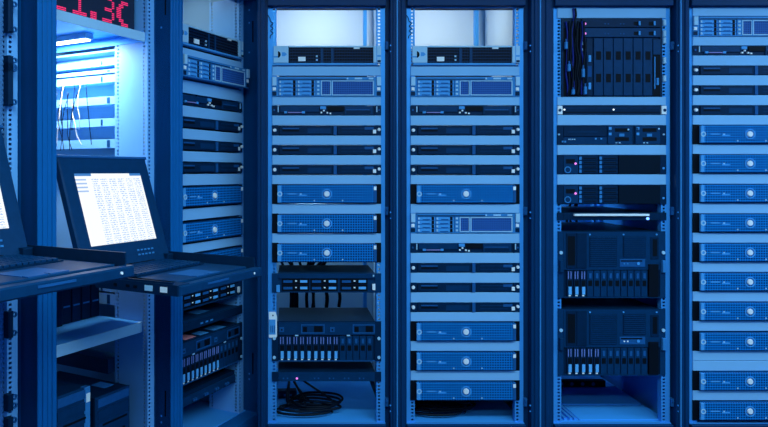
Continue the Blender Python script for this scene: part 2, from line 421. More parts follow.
def storage_server(t):        # 2U grey with eight drives and mesh panels
    h = 20.4; chassis(t, h, SILVERB); ears(t, h, SILVERB)
    face = pb('front_frame', SILVERB, t, [(-48, 49.4, 17, 20, -.008, 0), (-48, 49.4, .4, 1.2, -.008, 0), (-10.5, -5.6, 1.2, 17, -.006, 0), (4.2, 5.2, 1.2, 17, -.008, 0), (47.2, 49.4, 1.2, 17, -.008, 0)])
    pb('top_seam', CASE, face, [(-47.5, 20, 17.4, 18.2, -.009, -.008)])
    for a, b in ((20, 21.6), (28, 35.5), (42, 46.6)): pb('label_mark', PALE, face, [(a, b, 17.6, 19.2, -.009, -.008)])
    for cx in (-47.4, -29.0):
        for r in range(4):
            z = 1.4 + r * 3.95
            d = drive(t, cx, cx + 17.6, z, z + 3.5, MIDB, (cx + .3, cx + 1.9, z + .7, z + 2.8), PALE)
            pb('grip', BLACKG, d, [(cx + 13.9, cx + 16.4, z + .1, z + 3.4, -.0065, -.006)])
            pb('vent', SLATE, d, [(cx + 4 + (r % 2), cx + 12, z + .3, z + 1.1, -.0065, -.006)])
    for r in range(4): pb('indicator', PALE, t, [(-9.4, -7.2, 2.2 + r*3.95, 4.2 + r*3.95, -.008, -.006)])
    for x0, x1 in ((-4.6, 3.6), (6.2, 46.2)):
        pb('mesh_frame', PALE, t, [(x0-.9, x1+.9, 15.6, 16.5, -.008, 0), (x0-.9, x1+.9, 1.6, 2.5, -.008, 0), (x0-.9, x0, 2.5, 15.6, -.008, 0), (x1, x1+.9, 2.5, 15.6, -.008, 0)])
        pb('mesh_panel', MESHG, t, [(x0, x1, 2.5, 15.6, -.005, 0)])
    for s in (-1, 1):
        x0, x1 = sorted((s * 50.0, s * 54.2))
        pb('ear_handle', PALE, t, [(x0, x1, 11.2, 20.0, -.014, -.006)], c=.001)
        pb('ear_latch', WHITE, t, [(x0 + .4, x1 - .6, 6.4, 9.6, -.010, -.006)], c=.001)
        pb('ear_recess', CASE, t, [(x0, x1, 1.4, 5.4, -.0075, -.006)])

def black_server(t):          # 2U with pale ears, black slatted front
    h = 20.6; chassis(t, h, CASE)
    pb('top_rim', PALE, t, [(-37.5, 46.4, 19.0, 20.4, -.010, 0)]); pb('bottom_rim', MIDB, t, [(-52, 50, 1.4, 3.2, -.010, 0)])
    pb('lower_lip', SLATE, t, [(-54, 53, .2, 1.4, -.006, 0)])
    f = pb('front_grille', MESHD, t, [(-37.5, 46.4, 3.2, 19.0, -.004, 0)])
    for k in range(5): pb('slat', CASE, t, [(-37 if k != 4 else -37, 46.2, 4.6 + k * 2.9, 5.5 + k * 2.9, -.007, -.004)])
    for x in (-6, 4.4): pb('divider', CASE2, t, [(x, x + 2.6, 3.4, 18, -.008, -.004)])
    pb('display', WHITE, t, [(-28.3, -21, 5.0, 9.4, -.010, -.004)])
    for z in (5.6, 9.2): pb('indicator', PALE, t, [(-10.6, -8.9, z, z + 1.6, -.009, -.004)])
    e = pb('rack_ear', PALE, t, [(-52.8, -38, 3.4, 20.2, -.012, -.0004)], c=.001)
    b = MB(); n = 10
    b.prism([(-48.4*P, 8.4*P)] + [((-48.4 + 2.5*math.sin(math.pi*i/n))*P, (11.6 - 3.2*math.cos(math.pi*i/n))*P) for i in range(n+1)], -.0135, -.012)
    b.build('finger_hole', BLACKG, e)
    MB().prism([(-44.5*P, 10*P), (-41.6*P, 10*P), (-39.6*P, 11.9*P), (-41.6*P, 13.8*P), (-44.5*P, 13.8*P)], -.0132, -.012).build('emblem', MIDB, e)
    pb('ear_line', MIDB, e, [(-52.7, -48.4, 8.6, 10, -.0125, -.012)])
    e = pb('rack_ear', PALE, t, [(46.6, 54.3, 3.4, 20.2, -.012, -.0004)], c=.001)
    pb('ear_line', MIDB, e, [(49.6, 50.2, 3.6, 20, -.0125, -.012), (50.4, 54, 9.4, 11, -.0125, -.012)])
    pb('ear_latch', CASE, e, [(50.6, 53.8, 4, 6, -.0135, -.012)])
    pb('label_mark', WHITE, t, [(27, 33, 17.4, 18.8, -.0105, -.004)])

def slim_media_server(t):     # 1U with two disc slots and a blue badge
    h = 10.0; chassis(t, h, CASE); ears(t, h, CASE)
    pb('front_panel', CASE2, t, [(-46, -7.5, 3.8, 9.4, -.006, 0)]); pb('front_panel', CASE2, t, [(18.2, 46, .8, 9.4, -.006, 0)])
    pb('disc_slot', BLACKG, t, [(1, 17.2, 4.4, 9.0, -.006, 0)])
    pb('disc_slot', SLATE, t, [(19.2, 43, 5.4, 6.2, -.0075, -.006)])
    pb('disc_tray', CASE, t, [(19.6, 44, 1.6, 4.6, -.0075, -.006)])
    pb('badge', MIDB, t, [(-6.4, -.6, 6.2, 9.2, -.009, 0)], c=.001)
    for x, z in ((-6, 2.2), (-3.4, 4.2), (0, 2.0), (3.0, 1.4)): pb('led', WHITE, t, [(x, x + 1.6, z, z + 1.5, -.007, 0)])
    pb('port_strip', mat('mauve_ports', (0.36, 0.30, 0.65), 0.5), t, [(-38.5, -23, 2.6, 3.4, -.007, 0)])
    for x in (-42.3, -24.6): pb('port', MIDB, t, [(x, x + 3, 2.2, 4.2, -.008, 0)])
    pb('pin', PALE, t, [(-48.8, -47.8, 3.4, 9.2, -.009, 0), ]); pb('pin', PALE, t, [(49.6, 50.6, 3.4, 9.2, -.009, 0)])
    for s in (-1, 1): MB().disc(s*52.3*P, 5.4*P, 1.0*P, -.010, -.006, 10).build('thumbscrew', SLATE, t)

def slim_server(t):           # 1U dark, two lids, white thumbscrews
    h = 10.2; chassis(t, h, CASE); ears(t, h, CASE)
    a = pb('left_lid', CASE, t, [(-47, 6.2, .8, 9.4, -.007, 0)], c=.001)
    pb('slot', SLATE, a, [(-44, -27.5, 6.4, 7.6, -.008, -.007)]); pb('slot', BLACKG, a, [(-44, -27.5, 4.0, 5.8, -.0078, -.007)])
    pb('inset', CASE2, a, [(-19, 4, 2.2, 7.2, -.0078, -.007)])
    pb('divider', SLATE, t, [(7.0, 10.2, .6, 9.6, -.009, 0)])
    b = pb('right_lid', CASE, t, [(10.8, 47.5, .8, 9.4, -.007, 0)], c=.001)
    pb('slot', CASE2, b, [(15, 43, 6.6, 7.4, -.008, -.007)]); pb('slot', CASE2, b, [(15, 43, 3.4, 4.0, -.008, -.007)])
    pb('latch', SLATE, b, [(38, 47, 5.8, 8.4, -.009, -.007)])
    MB().disc(-51.8*P, 5.2*P, 1.9*P, -.014, -.006, 12, 1.5*P).build('thumbscrew', WHITE, t)
    MB().disc(52.4*P, 6.0*P, 1.7*P, -.014, -.006, 12, 1.4*P).build('thumbscrew', WHITE, t)
    pb('power_button', WHITE, t, [(46.2, 49.4, 2.0, 5.8, -.010, 0)], c=.001)

def mesh_server(t):           # 2U, woven blue bezel and round badge
    h = 20.2; chassis(t, h, CASE); ears(t, h, BLACKG)
    z = pb('bezel', BEZEL, t, [(-47.6, 48.6, 1.2, 19.0, -.022, -.001)], c=.003)
    pb('bezel_end', MIDB, z, [(-49, -45.2, 1.6, 18.6, -.0235, -.012)], c=.002)
    pb('bezel_end', SLATE, z, [(46.4, 49.6, 1.6, 18.6, -.0235, -.012)], c=.002)
    b = MB().ring(0, 10.2*P, 5.2*P, 4.2*P, -.0245, -.021, 20); b.build('badge_ring', MIDB, z)
    b = MB().disc(0, 10.2*P, 3.1*P, -.027, -.021, 20, 2.5*P); b.build('badge', CHROME, z)
    MB().ring(-46.6*P, 10.2*P, 2.6*P, 1.5*P, -.0255, -.022, 12).build('key_lock', PALE, z)
    pb('tab', WHITE, z, [(46.6, 49.2, 14.0, 17.6, -.0255, -.022)])
    for x, zz in ((-26.5, 9.6), (-13, 3.0), (15, 3.0)): pb('stud', PALE, z, [(x, x + 1.4, zz, zz + 1.3, -.0232, -.0218)])
    pb('lettering_strip', MIDB, z, [(-39, -30, 9.6, 11.0, -.0228, -.0218), (-28, -20, 8.4, 9.6, -.0228, -.0218)])

def six_drive_server(t):      # 2U, three columns of two drives
    h = 19.6; chassis(t, h, CASE2, .26); ears(t, h, CASE2)
    pb('front_frame', CASE2, t, [(-48, 48.5, 14.6, 19.2, -.009, 0), (-48, 48.5, .4, 1.4, -.009, 0)])
    for cx in (-44.6, -16.0, 13.8):
        for r in range(2):
            z = 1.9 + r * 6.6
            d = drive(t, cx, cx + 27.2, z, z + 5.9, BLACKG, (cx + 18.2, cx + 25.4, z + 1.8, z + 4.2), mat('bright_handle', (0.14, 0.50, 0.98), .35))
            pb('vent', SLATE, d, [(cx + 1.5, cx + 10.5, z + 1.6, z + 4.0, -.0075, -.006)])
            pb('led', WHITE, d, [(cx + 13.2, cx + 15, z + 2.8, z + 4.0, -.0075, -.006)])
    pb('ear_tab', MIDB, t, [(-50.2, -46.6, .8, 7.8, -.012, -.004)], c=.001)
    pb('port', WHITE, t, [(45.6, 48.4, 3.0, 9.0, -.012, -.004)]); pb('led', PALE, t, [(46, 47.4, 16.4, 18, -.0105, -.008)])

def drive_shelf(t, x0, n, pitch, z0, z1, bright):
    """row of upright drives; the first `bright` carry pale handles"""
    for k in range(n):
        a = x0 + k * pitch; lit = k < bright; hh = z1 - z0
        d = pb('drive_tray', CASE2 if not lit else CASE, t, [(a + .4, a + pitch - .4, z0, z1, -.008, 0)], c=.0008)
        pb('grille', BLACKG, d, [(a + 1.4, a + pitch - 1.4, z0 + hh*.40, z0 + hh*.62, -.0085, -.008)])
        if lit:
            pb('handle', mat('bright_handle', (0.14, 0.50, 0.98), .35), d, [(a + 1.9, a + pitch - 1.9, z0 + hh*.08, z0 + hh*.38, -.0105, -.008)])
            pb('led', WHITE, d, [(a + 2.0, a + pitch - 2.6, z0 + .3, z0 + hh*.06, -.0095, -.008)])
            for q in (1.3, 3.9): pb('pull', mat('violet_latch', (0.20, 0.26, 0.62), .4), d, [(a + q, a + q + .8, z0 + hh*.68, z0 + hh*.97, -.010, -.008)])
        else:
            pb('handle', SLATE, d, [(a + 2.2, a + pitch - 2.2, z0 + hh*.70, z0 + hh*.90, -.0095, -.008)])

def drive_enclosure(t):       # 4U: control panel over a row of upright drives
    h = 40; chassis(t, h, CASE, .30); ears(t, h, CASE)
    pb('control_panel', CASE2, t, [(-48, 48.5, 26.6, 38.8, -.008, 0)])
    for x in (-47, 3.4):
        o = pb('latch_plate', SLATE, t, [(x, x + 4.6, 29.6, 34.2, -.011, -.008)])
        pb('keyhole', BLACKG, o, [(x + 1.5, x + 3.1, 31, 32.6, -.0115, -.011)])
    for x, ww in ((-25.5, 23.5), (26, 22)):
        o = pb('module_frame', SLATE, t, [(x, x + ww, 36.0, 37.0, -.010, -.008), (x, x + ww, 28, 29, -.010, -.008), (x, x + 1, 29, 36, -.010, -.008), (x + ww - 1, x + ww, 29, 36, -.010, -.008)])
        pb('module_slot', BLACKG, o, [(x + 2, x + 6, 29.6, 34.6, -.0095, -.008), (x + 13, x + ww - 2, 29.6, 35.4, -.0095, -.008)])
        pb('tag', PALE, o, [(x - 6, x - 2.6, 25.4, 26.6, -.010, -.007)])
    drive_shelf(t, -49.2 + 1.6, 14, 6.7, 1.2, 25.2, 9)
    pb('lower_rim', SLATE, t, [(-48, 48.5, .2, 1.0, -.009, 0)])
    for s in (-1, 1):
        for z in (4, 23): MB().disc(s*52.2*P, z*P, 1.6*P, -.010, -.006, 12).build('screw', PALE, t)

def led_panel(t):             # 1U dark strip with pairs of indicators
    h = 10; chassis(t, h, CASE, .3); ears(t, h, CASE)
    pb('front_panel', CASE2, t, [(-48, 48.5, .6, 9.4, -.005, 0)])
    for x in (-43, -12, 3, 18, 33):
        for q in (0, 4): MB().disc((x + q)*P, 3.4*P, .8*P, -.007, -.005, 8).build('indicator', SLATE, t)
    MB().disc(-29.6*P, 3.4*P, 1.1*P, -.008, -.005, 10).build('led', LED_P, t)

def blade_enclosure(t):       # tall enclosure of upright blades under two slim units
    h = 79; chassis(t, h, CASE, 0.55, 48.5); ears(t, h, CASE, 48.2, 50.4)
    for z, in ((69.6,), (59.8,)):
        o = pb('power_unit', CASE2 if z < 65 else CASE, t, [(-30, 48.4, z, z + 9.0, -.008, 0)], c=.001)
        MB().disc(-27*P, (z + 3.4)*P, 1.2*P, -.010, -.008, 10).build('led', LED_P, o)
        for x in (-7, 8.4):
            for q in (0, 3.2): MB().disc((x + q)*P, (z + 3.2)*P, .7*P, -.0095, -.008, 8).build('indicator', SLATE, o)
        for x in (25, 40):
            pb('latch', MIDB, o, [(x + 1.2, x + 2.8, z + 1.6, z + 5.8, -.013, -.008)])
            pb('latch_recess', BLACKG, o, [(x - 3.4, x + 1.0, z + 1.8, z + 5.4, -.0085, -.008)])
    for k in range(6):
        x = -18.6 + k * 9.85
        o = pb('blade', CASE2, t, [(x + .3, x + 9.4, 1.4, 58.6, -.010, 0)], c=.001)
        for z in (14.6, 37.0): pb('handle_recess', BLACKG, o, [(x + 2.4, x + 7.4, z, z + 8.4, -.0106, -.010)])
    o = pb('control_module', CASE, t, [(-25.4, -19.4, 1.4, 58, -.008, 0)], c=.001)
    for z in (7.6, 35): pb('latch', MIDB, o, [(-23.6, -21.2, z, z + 6.6, -.011, -.008)])
    pb('display', INSIDE_D, o, [(-24.4, -20.4, 20, 31, -.009, -.008)])
    o = pb('cable_slot', BLACKG, t, [(-48, -26.0, 1.2, 69, -.002, 0)])
    o = pb('side_module', BLACKG, t, [(40.8, 48.4, 1.4, 58, -.006, 0)])
    pb('rib', SILVERB, o, [(42.0, 43.0, 8, 40, -.010, -.006)]); pb('port', SILVERB, o, [(44.4, 46.6, 12, 19, -.009, -.006)])
    pb('module_cap', CASE2, o, [(41, 48.2, 42.4, 57.4, -.009, -.006)])
    for z in (52, 47, 43.6): pb('indicator', PALE, t, [(-30.5, -29, z, z + (3.4 if z != 47 else 1.6), -.006, 0)])

def switch_unit(t):           # 1U switch with white ears
    h = 9.8; chassis(t, h, CASE); 
    for s in (-1, 1):
        x0, x1 = sorted((s*49.4, s*54.3))
        e = pb('rack_ear', WHITE, t, [(x0, x1, .6, 9.2, -.010, -.0004)], c=.0015)
        MB().disc(s*52.2*P, 4.8*P, 1.5*P, -.012, -.010, 12).build('screw', CASE2, e)
    pb('front_panel', CASE, t, [(-48.6, 48.6, .4, 9.4, -.007, 0)], c=.001)
    for x in (-48, -15.5, 18, 34): pb('cover', CASE2, t, [(x + .6, x + 13 + (18 if x < 0 else 0), 6.6, 7.3, -.008, -.007)])
    for x in (-47.6, 1.5): MB().disc((x)*P, 5.4*P, .9*P, -.0095, -.007, 8).build('led', LED_W, t)
    pb('front_seam', BLACKG, t, [(-48, 48, 2.2, 3.2, -.0075, -.007)])

def bay_server(t):            # 2U: optical and port block at left, two fan blocks right
    h = 20; chassis(t, h, CASE); ears(t, h, CASE)
    pb('front_panel', CASE, t, [(-48, -5, 8.6, 18.6, -.007, 0)], c=.001)
    pb('slot', CASE2, t, [(-44, -14, 12.8, 13.6, -.008, -.007)])
    pb('port_block', CASE2, t, [(-48, -5, 1, 8, -.006, 0)])
    for k in range(4): pb('port', PALE, t, [(-43.5 + 1.9*k, -42.4 + 1.9*k, 5.2, 6.4, -.008, -.006)])
    for x, z in ((-50, 2.8), (-17, 5.6), (-11.6, 5.6), (-47.5, 2.6)): pb('led', MIDB, t, [(x, x + 1.6, z, z + 1.6, -.009, -.004)])
    for x in (-4.2, 23.4):
        o = pb('fan_module', CASE2, t, [(x, x + 24.6, 1, 19, -.008, 0)], c=.001)
        pb('handle', SILVERB, o, [(x + 11, x + 16, 8.6, 11.4, -.012, -.008)])
        for zz in (13.2, 4.2): pb('grille', BLACKG, o, [(x + 7, x + 21, zz, zz + 3.6, -.0085, -.008)])
        for zz in (9.8, 15.4): pb('latch', MIDB, o, [(x + .8, x + 3.4, zz, zz + 2.6, -.011, -.008)])
        for q in (7.6, 10.8): pb('led', PALE, o, [(x + q, x + q + 1.6, 1.8, 2.8, -.0095, -.008)])
    for x, z in ((25, 16.4), (46.5, 16.2), (51.4, 10.6), (-53, 10.6), (16, 15.6)): MB().disc(x*P, z*P, .9*P, -.011, -.005, 8).build('screw', PALE, t)

def eight_drive_server(t):    # 2U: control block, two columns of four drives, louvred right half
    h = 19.8; chassis(t, h, CASE); ears(t, h, CASE)
    o = pb('control_block', CASE2, t, [(-48, -33.6, 1, 18.8, -.007, 0)], c=.001)
    pb('display', BLACKG, o, [(-46, -37, 11, 15.4, -.0075, -.007)])
    MB().ring(-44.2*P, 4.8*P, 3.4*P, 2.5*P, -.009, -.007, 14).build('emblem_ring', SILVERB, o)
    MB().disc(-36.4*P, 11*P, 1.2*P, -.009, -.007, 10).build('led', LED_P, o)
    for cx in (-33, -12.8):
        for r in range(4):
            z = 1.6 + r * 4.3
            d = drive(t, cx, cx + 18.8, z, z + 3.8, CASE, (cx + .2, cx + 2.6, z + .3, z + 3.4), SILVERB)
            pb('vent', BLACKG, d, [(cx + 5, cx + 17, z + 1.2, z + 2.2, -.0065, -.006)])
    pb('louvre_panel', GRILLE, t, [(6.8, 48.2, 1, 18.8, -.007, 0)])
    MB().disc(51.4*P, 6.4*P, 1.2*P, -.008, -.006, 10).build('screw', MIDB, t)

def console_drawer_closed(t): # 1U closed drawer with a bright handle strip
    h = 8; chassis(t, h, CASE, .55)
    pb('front_panel', CASE, t, [(-48, 48, .6, 7.4, -.006, 0)]); ears(t, h, CASE)
    pb('handle_strip', WHITE, t, [(-38.5, 36, 4.6, 6.8, -.020, -.006)], c=.001)
    MB().disc(35.6*P, 1.9*P, 1.4*P, -.010, -.006, 12).build('led', LED_B, t)

def tall_chassis(t, bright):  # 7U drive chassis with louvres
    h = 67; chassis(t, h, CASE, .55); ears(t, h, CASE2, 48.2, 53.6)
    pb('front_frame', CASE2, t, [(-48, 48.3, 28.4, 66, -.006, 0), (-48, 48.3, .4, 1.6, -.008, 0)])
    o = pb('fan_door', CASE, t, [(-45.6, -35.6, 30, 65, -.010, -.006)], c=.001)
    pb('grille', BLACKG, o, [(-44.6, -37, 33, 62, -.0105, -.010)])
    o = pb('fan_door', CASE, t, [(-35.2, -25.4, 30, 65, -.010, -.006)], c=.001)
    def louvre(x0, x1, z0, z1):
        g = pb('louvre_frame', CASE, t, [(x0, x1, z0, z1, -.0075, -.006)])
        k = 0
        while z0 + .6 + k * 2.0 < z1 - .8:
            pb('louvre', CASE2, g, [(x0 + .8, x1 - .8, z0 + .6 + k*2.0, z0 + 1.7 + k*2.0, -.010, -.0075)]); k += 1
    louvre(-22.6, 5.0, 31.5, 61.5); louvre(11, 33.6, 41, 61.5)
    o = pb('control_panel', SLATE, t, [(7.6, 33, 31.4, 39, -.009, -.006)], c=.001)
    for x in (12, 15.4): MB().disc(x*P, 34.6*P, .8*P, -.0105, -.009, 8).build('led', WHITE if bright > 4 else SILVERB, o)
    MB().disc(26*P, 34.8*P, 1.5*P, -.011, -.009, 10).build('power_button', MIDB, o)
    pb('recess', BLACKG, o, [(8.6, 30, 36.6, 38, -.0095, -.009)])
    o = pb('disc_bay', CASE, t, [(38.6, 46.6, 39, 61, -.009, -.006)], c=.001)
    pb('slot', BLACKG, o, [(40.4, 44.8, 42, 59, -.0095, -.009)])
    for x in (-22, 11.4, 44.4): MB().disc(x*P, 63.6*P, .9*P, -.009, -.006, 8).build('screw', MIDB, t)
    drive_shelf(t, -45.4, 12, 6.75, 1.8, 27.6, bright)
    pb('end_block', BLACKG, t, [(36.4, 46, 1.6, 34, -.012, 0)], c=.001)
    for s in (-1, 1):
        MB().disc(s*51*P, 45.6*P, 1.7*P, -.012, -.006, 12).build('knob', PALE, t)
        pb('grip', SILVERB if s > 0 else CASE2, t, [(s*51 - 1.8, s*51 + 1.8, 26, 38, -.020, -.006)], c=.002)

KIND = {
 'storage': (storage_server, 'storage_server', 20.4, 'grey server with eight pale-latched drives and framed mesh panels', 'server'),
 'black': (black_server, 'black_server', 20.6, 'black-fronted server with wide pale ears and small white display', 'server'),
 'media': (slim_media_server, 'slim_media_server', 10, 'slim dark server with blue badge and disc slot', 'server'),
 'slim': (slim_server, 'slim_server', 10.2, 'slim dark server with white thumbscrews', 'server'),
 'mesh': (mesh_server, 'mesh_server', 20.2, 'blue mesh-fronted server with round silver badge', 'server'),
 'six': (six_drive_server, 'six_drive_server', 19.6, 'dark server with six flat drives with bright handles', 'server'),
 'drives': (drive_enclosure, 'drive_enclosure', 40, 'dark drive enclosure with a row of upright drives', 'drive enclosure'),
 'ledp': (led_panel, 'indicator_panel', 10, 'plain dark panel with pairs of tiny indicators', 'panel'),
 'blade': (blade_enclosure, 'blade_enclosure', 79, 'tall dark blade enclosure with six upright blades and two pink lights', 'blade enclosure'),
 'switch': (switch_unit, 'network_switch', 9.8, 'slim dark switch with white ears under the blade enclosure', 'switch'),
 'bays': (bay_server, 'fan_module_server', 20, 'dark server with two square fan modules below the switch', 'server'),
 'eight': (eight_drive_server, 'eight_drive_server', 19.8, 'dark server with ring emblem and louvred right half', 'server'),
 'drawer': (console_drawer_closed, 'console_drawer', 8, 'closed drawer with bright handle strip and glowing blue light', 'drawer'),
 'tall3': (lambda t: tall_chassis(t, 3), 'drive_chassis', 67, 'tall dark louvred chassis whose first three drives have bright handles', 'drive chassis'),
 'tall5': (lambda t: tall_chassis(t, 5), 'drive_chassis', 67, 'tall dark louvred chassis whose first five drives have bright handles', 'drive chassis'),
}
PROTO = {}
def place(kind, loc, rz, label, group=None):
    fn, name, h, base, cat = KIND[kind]
    if kind not in PROTO:
        t = thing(name, label, cat, group, loc, rz); fn(t); PROTO[kind] = t
    else:
        t = copy_tree(PROTO[kind]); t.location = loc; t.rotation_euler = (0, 0, rz); tag(t, label, cat, group)
        if not group and 'group' in t: del t['group']
    return t
ORD = ['topmost', 'second', 'third', 'fourth', 'fifth', 'sixth', 'seventh', 'eighth', 'ninth', 'lowest']
MANY = {'mesh': 'mesh-fronted blue server', 'slim': 'slim dark server', 'storage': 'grey eight-drive server', 'media': 'slim blue-badged server', 'eight': 'louvred ring-emblem server'}
def fill(key, items, locf, rz):
    tot = {}
    for k, _ in items: tot[k] = tot.get(k, 0) + 1
    seen = {}
    for k, yb in items:
        i = seen.get(k, 0); seen[k] = i + 1; base = KIND[k][3]
        if tot[k] > 1:
            o = 'lowest' if i == tot[k] - 1 else ORD[i]
            if i and o != 'lowest': o += ' from top'
            lab = f"{MANY.get(k, base)}, {o} of its kind in {SHORT[key]}"
        elif k in ('storage', 'black', 'media', 'slim', 'six', 'drives', 'ledp'):
            lab = f"{base} in {SHORT[key]}"
        else: lab = base
        place(k, locf(yb), rz, lab, {'mesh': 'mesh-fronted servers', 'slim': 'slim servers with thumbscrews', 'storage': 'grey storage servers',
              'black': 'black-fronted servers', 'media': 'slim media servers', 'six': 'six-drive servers', 'drives': 'drive enclosures', 'eight': 'ring emblem servers',
              'tall3': 'tall drive chassis', 'tall5': 'tall drive chassis'}.get(k))
I1 = [('black', 66.6), ('storage', 97.2), ('media', 115.6), ('slim', 135.6), ('slim', 155.2), ('slim', 175), ('mesh', 204), ('mesh', 233.4), ('mesh', 262.6), ('six', 292.6), ('drives', 361), ('ledp', 381.4)]
I2 = [('black', 66.6), ('storage', 97.2), ('media', 115.6), ('slim', 135.6), ('slim', 155.2), ('slim', 175), ('mesh', 204), ('storage', 233.4), ('media', 252.8), ('slim', 272.8), ('slim', 292.4), ('slim', 312.2), ('mesh', 341), ('mesh', 370.4), ('mesh', 400)]
I3 = [('blade', 97.2), ('switch', 115.2), ('bays', 145.2), ('eight', 174.6), ('eight', 204.4), ('drawer', 220.4), ('tall3', 298), ('tall5', 375.4)]
I4 = [('storage', 37), ('media', 55.8), ('slim', 75.6), ('slim', 95.4), ('slim', 115.4)] + [('mesh', y) for y in (144.6, 173.8, 203.4, 232.8, 262.2, 291.4, 320.8, 350.8, 390.2, 419.8)]
for i, items in ((1, I1), (2, I2), (3, I3), (4, I4)):
    fill(i, items, lambda yb, i=i: (wx(RACK_X[i]), D, zy(yb)), 0)

# side-row rack: rows measured half way along its opening
CC = bay_pt(1, OPEN / 2, REC); YC = CC.y - 0.03
def zc(y): return HC + (172 - y) * YC / F_PX
IC = [('black', 52), ('storage', 82.6), ('media', 107.6), ('slim', 129.4), ('slim', 151), ('slim', 173), ('mesh', 206.2), ('mesh', 240.4), ('mesh', 272), ('six', 304), ('drives', 375)]
fill('C', IC, lambda yb: tuple((CC - nv * (.035 if yb == 82.6 else 0)) + Vector((0, 0, zc(yb)))), RZ)
for y0, y1 in ((53.5, 61), (84, 96.5), (108.5, 119), (130.5, 140.5), (152, 162), (174, 185), (207.5, 218.5), (241.5, 250.5)):
    MB().cbox(-54.3*P, 54.3*P, -.005, -.0003, zc(y1), zc(y0), .0015).build('blanking_panel', PANEL, BAY[1])

def local_thing(k, name, label, cat, s, t, z, group=None):
    p = bay_pt(k, s, t, z)
    return thing(name, label, cat, group, (p.x, p.y, p.z), RZ)

for k_ in range(4):
    MB().box(OPEN/2 - .0335, OPEN/2 - .0322, .20 + k_*.085, .26 + k_*.085, 1.825, 1.836).build('bar_slot', BLACKG, BAY[1])
MB().box(OPEN/2 - .032, OPEN/2 + .012, .175, .62, 1.79, 1.87).build('side_bar', PSTEEL, BAY[1])
# slim tray and a rear-heavy unit in the side-row rack
t = local_thing(1, 'equipment_tray', 'dark slotted tray between six-drive server and drive enclosure in side-row rack', 'tray', OPEN/2, REC, zc(325))
pb('tray_body', CASE2, t, [(-48.5, 48.5, .4, 9, 0, .5)]); ears(t, 9.4, CASE)
o = pb('tray_front', CASE, t, [(-48, 48.4, .6, 8.6, -.012, 0)], c=.002)
for x in (-20, -12, -4): pb('port', SILVERB, o, [(x, x + 4, 3.4, 5.0, -.0135, -.012)])
pb('label', MIDB, t, [(-6, 14, 9, 9.1, .05, .12)]); 
t = local_thing(1, 'equipment_tray', 'dark knob-fronted tray below the drive enclosure in side-row rack', 'tray', OPEN/2, REC + .02, zc(399))
pb('tray_body', CASE, t, [(-48.5, 48.5, .4, 13, 0, .5)]); 
o = pb('tray_front', CASE2, t, [(-48.4, 48.4, .6, 9, -.006, 0)], c=.002)
for x in (-24, -6, 12, 30):
    for q in (0, 3.4): MB().disc((x + q)*P, 3.6*P, 1.5*P, -.014, -.006, 10).build('knob', SLATE, o)
# loose labels on top of the drive enclosure
zt = zc(375) + 40*P
for (x0, x1, y0, y1, m, lab, cat) in ((-.155, -.085, .015, .075, PINKP, 'pink paper slip lying on the drive enclosure of the side-row rack', 'paper'),
                                      (-.06, .0, .01, .06, MIDB, 'blue paper slip lying beside the pink slip on drive enclosure', 'paper'),
                                      (.04, .13, .01, .07, MIDB, 'wide blue paper slip farther along the same drive enclosure top', 'paper')):
    p = bay_pt(1, OPEN/2, REC, zt - .0012)
    o = MB().box(x0, x1, y0, y1, 0, .0012).build('paper_slip', m); o.location = p; o.rotation_euler = (0, 0, RZ); tag(o, lab, cat, 'paper slips')

# ------------------------------------------------------------------ shelf rack (k = 0)
def shelf(ztop, lab, th, t0, t1):
    p = bay_pt(0, OPEN/2, 0, ztop)
    o = thing('shelf', lab, 'shelf', 'rack shelves', (p.x, p.y, p.z), RZ)
    MB().box(-.219, .219, t0, t1, -.003, 0).build('deck', STEEL, o)
    MB().cbox(-.220, .220, t0 - .004, t0, -th, 0, .001).build('front_lip', PALE, o)
    for x in (-.219, .216): MB().box(x, x + .003, t0, t1, -th, -.003).build('side_lip', STEEL, o)
    return o
shelf(1.737, 'light steel shelf carrying the red digit display', .036, .085, .60)
shelf(0.622, 'light steel shelf carrying black binders', .040, .100, .60)
# digit display
p = bay_pt(0, OPEN/2, .12, 1.737)
t = thing('digit_display', 'black temperature display with red dotted digits on the upper shelf', 'display', None, (p.x, p.y, p.z), RZ)
MB().cbox(-.217, .205, 0, .06, 0, .20, .003).build('housing', mat('display_black', (0.02, 0.03, 0.06), .35), t)
FONT = {'2': ("01110", "10001", "00001", "00110", "01000", "10000", "11111"), '1': ("00100", "01100", "00100", "00100", "00100", "00100", "11111"),
        '3': ("11110", "00001", "00001", "01110", "00001", "00001", "11110"), 'C': ("01111", "10000", "10000", "10000", "10000", "10000", "01111")}
FONT['C'] = ("00111", "01100", "11000", "11000", "11000", "01100", "00111")
def glyph(ch, x0, wd, z0, hh):
    b = MB(); rows = FONT[ch]; dx = wd / 10; dz = hh / 14
    for r in range(7):
        for c in range(5):
            if rows[r][c] == '1':
                for i in range(2):
                    for j in range(2):
                        b.disc(x0 + (2*c + i + .5)*dx, z0 + (13 - 2*r - j + .5)*dz, min(dx, dz)*.40, -.002, .0005, 6)
    o = b.build('digit', LED_R, t); o['kind'] = 'stuff'
glyph('2', -.200, .066, .012, .095); glyph('1', -.105, .064, .012, .095); glyph('3', .034, .060, .012, .095); glyph('C', .106, .060, .012, .095)
b = MB()
for i in range(4):
    for j in range(4): b.disc(-.020 + i*.0075, .014 + j*.0070, .0028, -.002, .0005, 6)
b.build('decimal_point', LED_R, t)['kind'] = 'stuff'

